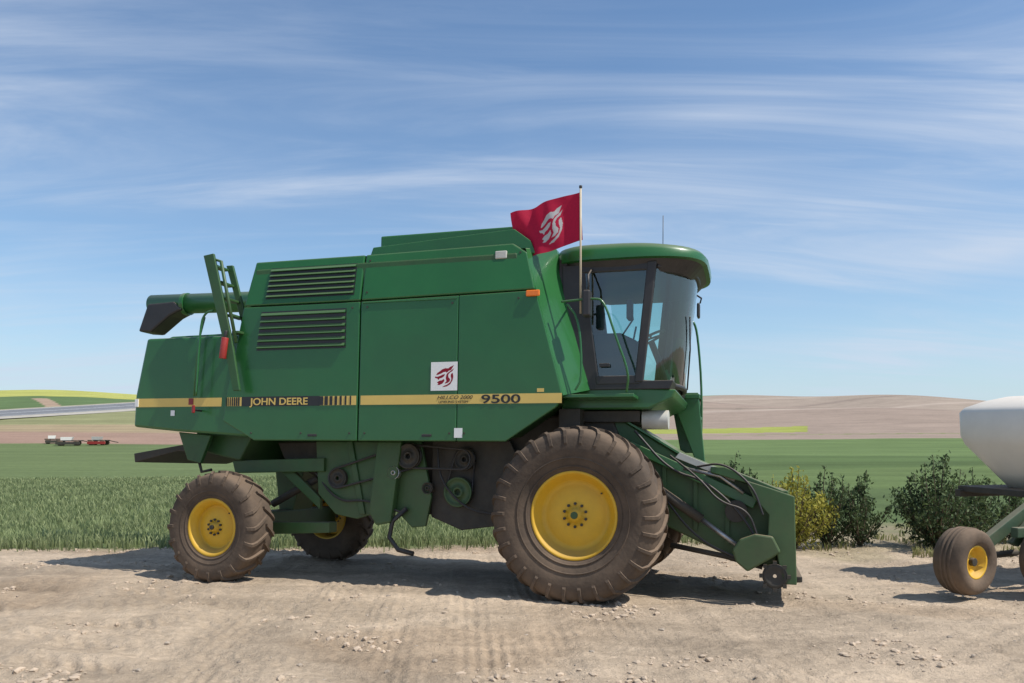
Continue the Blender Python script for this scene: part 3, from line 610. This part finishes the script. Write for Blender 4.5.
prism('auger_floor',[(2.1,.36),(2.3,.36),(2.3,.30),(2.1,.28)],.8,2.75,DARK,K)
# ---- flag
FL=emp('flag',LOC,ROT)
tube('flag_pole',[(-.06,.48,3.22),(-.075,.48,4.66)],.012,simple('pole_wood',(.5,.42,.3),.6),FL,8)
cyl('pole_ball',(-.075,.48,4.67),(0,0,1),.018,.03,BLACK,FL,12)
def flagf(u,v):
    s=-.075-.82*u*(1-.02*math.sin(5*v)); droop=-.13*u-.04*u*u
    z=4.04+.57*v+droop+(.02*math.sin(u*7+1)*(1-v))
    w=.48+.055*math.sin(u*9+v*1.5)*u**.6+.03*math.sin(u*17-v*4)*u+.06*u
    return (s+.03*(1-v),w,z)
def fcol(u,v):
    p,q=((1-u)-.36)/.38,(v-.14)/.70
    return (.52,.50,.50) if (0<p<1 and 0<q<1 and inside(p,q)) else (.46,.012,.05)
gridmesh('flag_cloth',180,130,flagf,fcol,FLAGM,FL)
# ------------------------------------------------------------------ seed cart at right
S=emp('seed_drill',(5.25,9.35,0),(0,0,R(14)))
def ell_tank(name,rows,mat,par):
    vs=[];fs=[];n=36
    for (x0,x1,y0,y1,z) in rows:
        for k in range(n):
            a=2*math.pi*k/n; c,s=math.cos(a),math.sin(a)
            vs.append(((x0+x1)/2+(x1-x0)/2*math.copysign(abs(c)**.45,c),(y0+y1)/2+(y1-y0)/2*math.copysign(abs(s)**.45,s),z))
    m=len(rows)
    for i in range(m-1):
        for k in range(n): fs.append([i*n+k,i*n+(k+1)%n,(i+1)*n+(k+1)%n,(i+1)*n+k])
    fs+=[list(range(n)),[(m-1)*n+k for k in range(n)]]
    return mesh(name,vs,fs,mat,par,smooth=True)
q=1.10
ell_tank('hopper_tank',[(.75+q,2.5+q,.5,1.3,1.10),(.62+q,2.6+q,.35,1.45,1.28),(.32+q,2.9+q,.05,1.75,1.68),(.28+q,2.95+q,.0,1.8,1.80),(.26+q,2.97+q,.0,1.8,2.12),(.32+q,2.93+q,.04,1.76,2.19),(.55+q,2.8+q,.2,1.6,2.28),(.8+q,2.5+q,.4,1.4,2.34)],TANKM,S)
for x in (.58+q,1.5+q): box('tank_strap',x,x+.05,-.02,.0,1.70,2.17,DARK,S,0)
box('tank_band',.40+q,2.8+q,-.025,-.01,1.74,1.78,DARK,S,0)
cyl('tank_lid',(1.6+q,.9,2.36),(0,0,1),.25,.08,BLACK,S)
box('tank_cradle',.35+q,3.0+q,.2,1.6,1.02,1.10,DARK,S)
box('frame_rail',.15+q,3.0+q,-.05,.05,.98,1.08,DARK,S); box('frame_rail_rear',.3+q,3.0+q,1.5,1.6,.95,1.05,DARK,S)
for x in (.45+q,1.1+q,1.9+q): tube('tank_leg_%d'%int(x*10),[(x,.0,1.0),(x+.25,.2,1.5)],.025,DARK,S,8)
prism('axle_arm',[(.22,.5),(.34,.40),(1.30,1.02),(1.05,1.02)],.02,.12,CARGR,S,.01)
prism('axle_arm_b',[(.62,.55),(.72,.50),(1.2,1.0),(1.08,1.0)],-.1,-.02,CARGR,S,.01)
prism('tool_bar',[(.6,.62),(3.2,.62),(3.2,.74),(.6,.74)],-.2,-.1,CARGR,S,.01)
tube('drill_hose_a',[(1.3,.3,1.1),(.95,-.1,.9),(.95,-.2,.6),(.85,-.15,.3)],.02,BLACK,S,8,smoothpath=3)
tube('drill_hose_b',[(1.5,.3,1.1),(1.15,-.1,.85),(1.1,-.2,.6),(1.15,-.15,.3)],.02,BLACK,S,8,smoothpath=3)
for x in (.75,1.0,1.25,1.5):
    prism('opener_shank',[(x,.7),(x+.06,.7),(x+.14,.1),(x+.06,.02)],-.17,-.12,DARK,S,.005)
    cyl('opener_disc',(x+.16,-.18,.2),(0,1,.1),.18,.012,STEEL,S,32,0)
def smallwheel(name,c,r,w,rot,par):
    e=bpy.data.objects.new(name,None); scn.collection.objects.link(e); e.parent=par; e.location=c; e.rotation_euler=(0,0,rot)
    rr=r*.50; d=r-rr
    pr=[(.12*w,rr),(.03*w,rr+.2*d),(0,rr+.5*d),(.03*w,rr+.75*d),(.12*w,rr+.93*d),(.3*w,r),(.7*w,r),(.88*w,rr+.93*d),(.97*w,rr+.75*d),(w,rr+.5*d),(.97*w,rr+.2*d),(.88*w,rr)]
    revolve('tyre',pr,(0,0,0),RUB,e,64)
    for k in (.36,.5,.64): revolve('tread_rib',[(k*w-.02,r-.004),(k*w-.015,r+.01),(k*w+.015,r+.01),(k*w+.02,r-.004)],(0,0,0),RUB,e,64)
    revolve('rim',[(.14*w,rr+.01),(.10*w,rr),(.12*w,rr-.02),(.35*w,rr-.03),(.4*w,rr*.5),(.3*w,rr*.35),(.3*w,0)],(0,0,0),YEL,e,48)
    cyl('hub',(0,.28*w,0),(0,1,0),rr*.25,.08,DARK,e,20)
    return e
smallwheel('gauge_wheel',(-.10,-.38,.39),.375,.36,R(14),S)
smallwheel('gauge_wheel',(1.0,-.45,.39),.37,.34,R(14),S)
cyl('wheel_axle',(.4,.0,.40),(1,.2,0),.04,1.0,DARK,S,12)
# ------------------------------------------------------------------ shrubs
def shrub(name,x,y,h,rd,c0,c1,seed,nb=26,leaf=.05,dens=70):
    rnd=random.Random(seed); z0=H(x,y)
    e=emp(name,(x,y,z0)); vs=[];fs=[];cs=[]; tv=[];tf=[]
    bark=bpy.data.materials.get('bark') or simple('bark',(.12,.09,.06),.9)
    for b in range(nb):
        a=rnd.uniform(0,6.28); sp=rd*rnd.random()**.6; hh=h*(1-.45*(sp/rd)**1.6)*rnd.uniform(.7,1.15)
        p=[Vector((rnd.uniform(-.05,.05),rnd.uniform(-.05,.05),0)),Vector((math.cos(a)*sp*.45,math.sin(a)*sp*.45,hh*.35)),Vector((math.cos(a)*sp*.85,math.sin(a)*sp*.85,hh*.75)),Vector((math.cos(a)*sp+rnd.uniform(-.06,.06),math.sin(a)*sp,hh))]
        bb=len(tv)
        for i,q in enumerate(p):
            r=.014*(1-i*.22)
            for k in range(4): tv.append(q+Vector((math.cos(k*1.57)*r,math.sin(k*1.57)*r,0)))
        for i in range(3):
            for k in range(4): tf.append([bb+i*4+k,bb+i*4+(k+1)%4,bb+i*4+4+(k+1)%4,bb+i*4+4+k])
        for _ in range(int(dens*rnd.uniform(.6,1.3))):
            t=.3+2.7*rnd.random()**.8; i=min(int(t),2); f=t-i; q=p[i].lerp(p[i+1],f)
            sc=.09*rd/.5*(1.15-t/3*.85); q=q+Vector((rnd.gauss(0,sc),rnd.gauss(0,sc),rnd.gauss(0,sc*.7)))
            if q.z<.03: continue
            d=Vector((rnd.gauss(0,.5),rnd.gauss(0,.5),rnd.uniform(.1,1))).normalized(); s=d.cross(Vector((rnd.gauss(0,1),rnd.gauss(0,1),rnd.gauss(0,1)))).normalized()
            l=leaf*rnd.uniform(.6,1.3); w=l*.25; k=len(vs)
            vs+=[q-d*l*.5,q+s*w,q+d*l*.6,q-s*w]; fs.append([k,k+1,k+2,k+3])
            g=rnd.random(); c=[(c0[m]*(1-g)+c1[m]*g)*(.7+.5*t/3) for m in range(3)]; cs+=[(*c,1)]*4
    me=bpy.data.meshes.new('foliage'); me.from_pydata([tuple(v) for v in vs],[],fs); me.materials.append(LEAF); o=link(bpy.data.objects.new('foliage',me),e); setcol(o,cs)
    mesh('stems',tv,tf,bark,e); return e
DG=((.035,.06,.025),(.095,.13,.05)); YG=((.20,.21,.035),(.40,.36,.07))
shrub('shrub',4.95,14.1,1.32,.74,*YG,1,44,.07,95)
shrub('shrub',5.72,14.5,1.38,.55,*DG,2,30,.07,90)
shrub('shrub',6.35,14.6,1.22,.55,*DG,3,26,.07,85)
shrub('shrub',7.6,14.3,1.50,.90,*DG,4,44,.075,100)
shrub('shrub',8.55,14.9,1.3,.70,*DG,5,32,.07,90)
shrub('shrub',9.5,15.2,1.15,.65,*DG,6,26,.07,80)
shrub('shrub',5.9,21.5,1.65,.6,*DG,8,24,.08,80)
shrub('shrub',6.6,22.5,1.55,.6,*DG,9,24,.08,80)
shrub('shrub',4.5,16.8,1.15,.5,*DG,10,22,.07,75)
shrub('shrub',11.4,16.2,1.3,.65,*DG,11,26,.07,80)
# ------------------------------------------------------------------ distant implements
def implement(x,y,L,rz,seed):
    z=H(x,y); e=emp('farm_trailer',(x,y,z),(0,0,rz))
    box('frame',-L/2,L/2,-.8,.8,.8,1.0,DARK,e); prism('hopper',[(-L*.3,1.0),(L*.1,1.0),(L*.15,1.6),(-L*.3,1.6)],-.7,.7,GREYP if seed else TANKM,e)
    tube('drawbar',[(L/2,0,.9),(L/2+1.8,0,.5)],.08,DARK,e); box('tines',-L*.45,L*.45,-1.4,-1.0,.2,.7,REDX if seed else DARK,e)
    for sx in (-.3,.3):
        for sy in (-1,1): cyl('wheel',(sx*L,sy,.5),(0,1,0),.5,.35,RUB,e,20)
implement(-83,150,4.5,.3,0); implement(-78.5,152,3.5,.1,1); implement(-90,157,3,.5,0)
# ------------------------------------------------------------------ light, world, camera
EL=56; sd=Vector((.93,-.38,0)).normalized()
d=Vector((sd.x*math.cos(R(EL)),sd.y*math.cos(R(EL)),math.sin(R(EL))))
su=bpy.data.lights.new('sun','SUN'); su.energy=5.0; su.angle=R(.53); su.color=(1,.955,.88)
so=link(bpy.data.objects.new('sun',su)); so.rotation_euler=d.to_track_quat('Z','Y').to_euler()
w=bpy.data.worlds.new('World'); scn.world=w; w.use_nodes=True; nt=w.node_tree; N=nt.nodes; L=nt.links
bg=N['Background']; sky=N.new('ShaderNodeTexSky'); sky.sky_type='NISHITA'; sky.sun_disc=False; sky.sun_elevation=R(EL); sky.sun_rotation=math.atan2(d.x,d.y)
sky.air_density=1.0; sky.dust_density=.6; sky.ozone_density=2.0
tc=N.new('ShaderNodeTexCoord'); sp=N.new('ShaderNodeSeparateXYZ'); L.new(tc.outputs['Generated'],sp.inputs[0])
def mth(op,a,b=None,clamp=False):
    r=N.new('ShaderNodeMath'); r.operation=op; r.use_clamp=clamp
    for k,v in enumerate((a,b)):
        if v is None: continue
        if isinstance(v,(int,float)): r.inputs[k].default_value=v
        else: L.new(v,r.inputs[k])
    return r.outputs[0]
up=mth('MAXIMUM',sp.outputs[2],0.0)
zz=mth('ADD',up,.16)
cb=N.new('ShaderNodeCombineXYZ'); L.new(mth('DIVIDE',sp.outputs[0],zz),cb.inputs[0]); L.new(mth('DIVIDE',sp.outputs[1],zz),cb.inputs[1])
def cn(rot,sc,scale,det,dist,lo,hi,loc=(0,0,0)):
    mp=N.new('ShaderNodeMapping'); mp.inputs['Rotation'].default_value=(0,0,R(rot)); mp.inputs['Scale'].default_value=sc; mp.inputs['Location'].default_value=loc; L.new(cb.outputs[0],mp.inputs[0])
    n=N.new('ShaderNodeTexNoise'); n.inputs['Scale'].default_value=scale; n.inputs['Detail'].default_value=det; n.inputs['Roughness'].default_value=.6; n.inputs['Distortion'].default_value=dist; L.new(mp.outputs[0],n.inputs['Vector'])
    r=N.new('ShaderNodeMapRange'); r.interpolation_type='SMOOTHSTEP'; r.inputs[1].default_value=lo; r.inputs[2].default_value=hi; L.new(n.outputs['Fac'],r.inputs[0]); return r.outputs[0]
c1=cn(38,(.45,1.9,1),1.1,8,.9,.40,.74); c2=cn(-58,(.35,1.7,1),1.0,8,1.1,.42,.76,(3,1,0)); c3=cn(10,(1,1,1),.55,3,.3,.36,.66,(5.4,2,0))
cl=mth('ADD',mth('MULTIPLY',mth('MAXIMUM',c1,c2),mth('ADD',mth('MULTIPLY',c3,.75),.28)),mth('MULTIPLY',c3,.14),True)
cl=mth('MULTIPLY',cl,.85)
SKS=.12
gm=N.new('ShaderNodeMix'); gm.data_type='RGBA'; gm.blend_type='MULTIPLY'; gm.inputs[0].default_value=1; L.new(sky.outputs[0],gm.inputs[6]); gm.inputs[7].default_value=(.86,1.07,1.2,1)
mx=N.new('ShaderNodeMix'); mx.data_type='RGBA'; L.new(cl,mx.inputs[0]); L.new(gm.outputs[2],mx.inputs[6]); mx.inputs[7].default_value=(.62/SKS,.70/SKS,.84/SKS,1)
hz=mth('POWER',2.718,mth('MULTIPLY',up,-7.5)); hz=mth('MULTIPLY',hz,.72)
m2=N.new('ShaderNodeMix'); m2.data_type='RGBA'; L.new(hz,m2.inputs[0]); L.new(mx.outputs[2],m2.inputs[6]); m2.inputs[7].default_value=(.60/SKS,.73/SKS,.87/SKS,1)
L.new(m2.outputs[2],bg.inputs[0]); bg.inputs[1].default_value=SKS
cam=bpy.data.cameras.new('camera'); cam.sensor_width=36; cam.lens=28.125; cam.shift_y=.0864; cam.clip_end=5000; cam.clip_start=.05
co=link(bpy.data.objects.new('camera',cam)); co.location=(0,0,1.88); co.rotation_euler=(R(90),0,0); scn.camera=co
scn.view_settings.view_transform='Standard'; scn.view_settings.look='None'; scn.view_settings.exposure=0; scn.view_settings.gamma=1
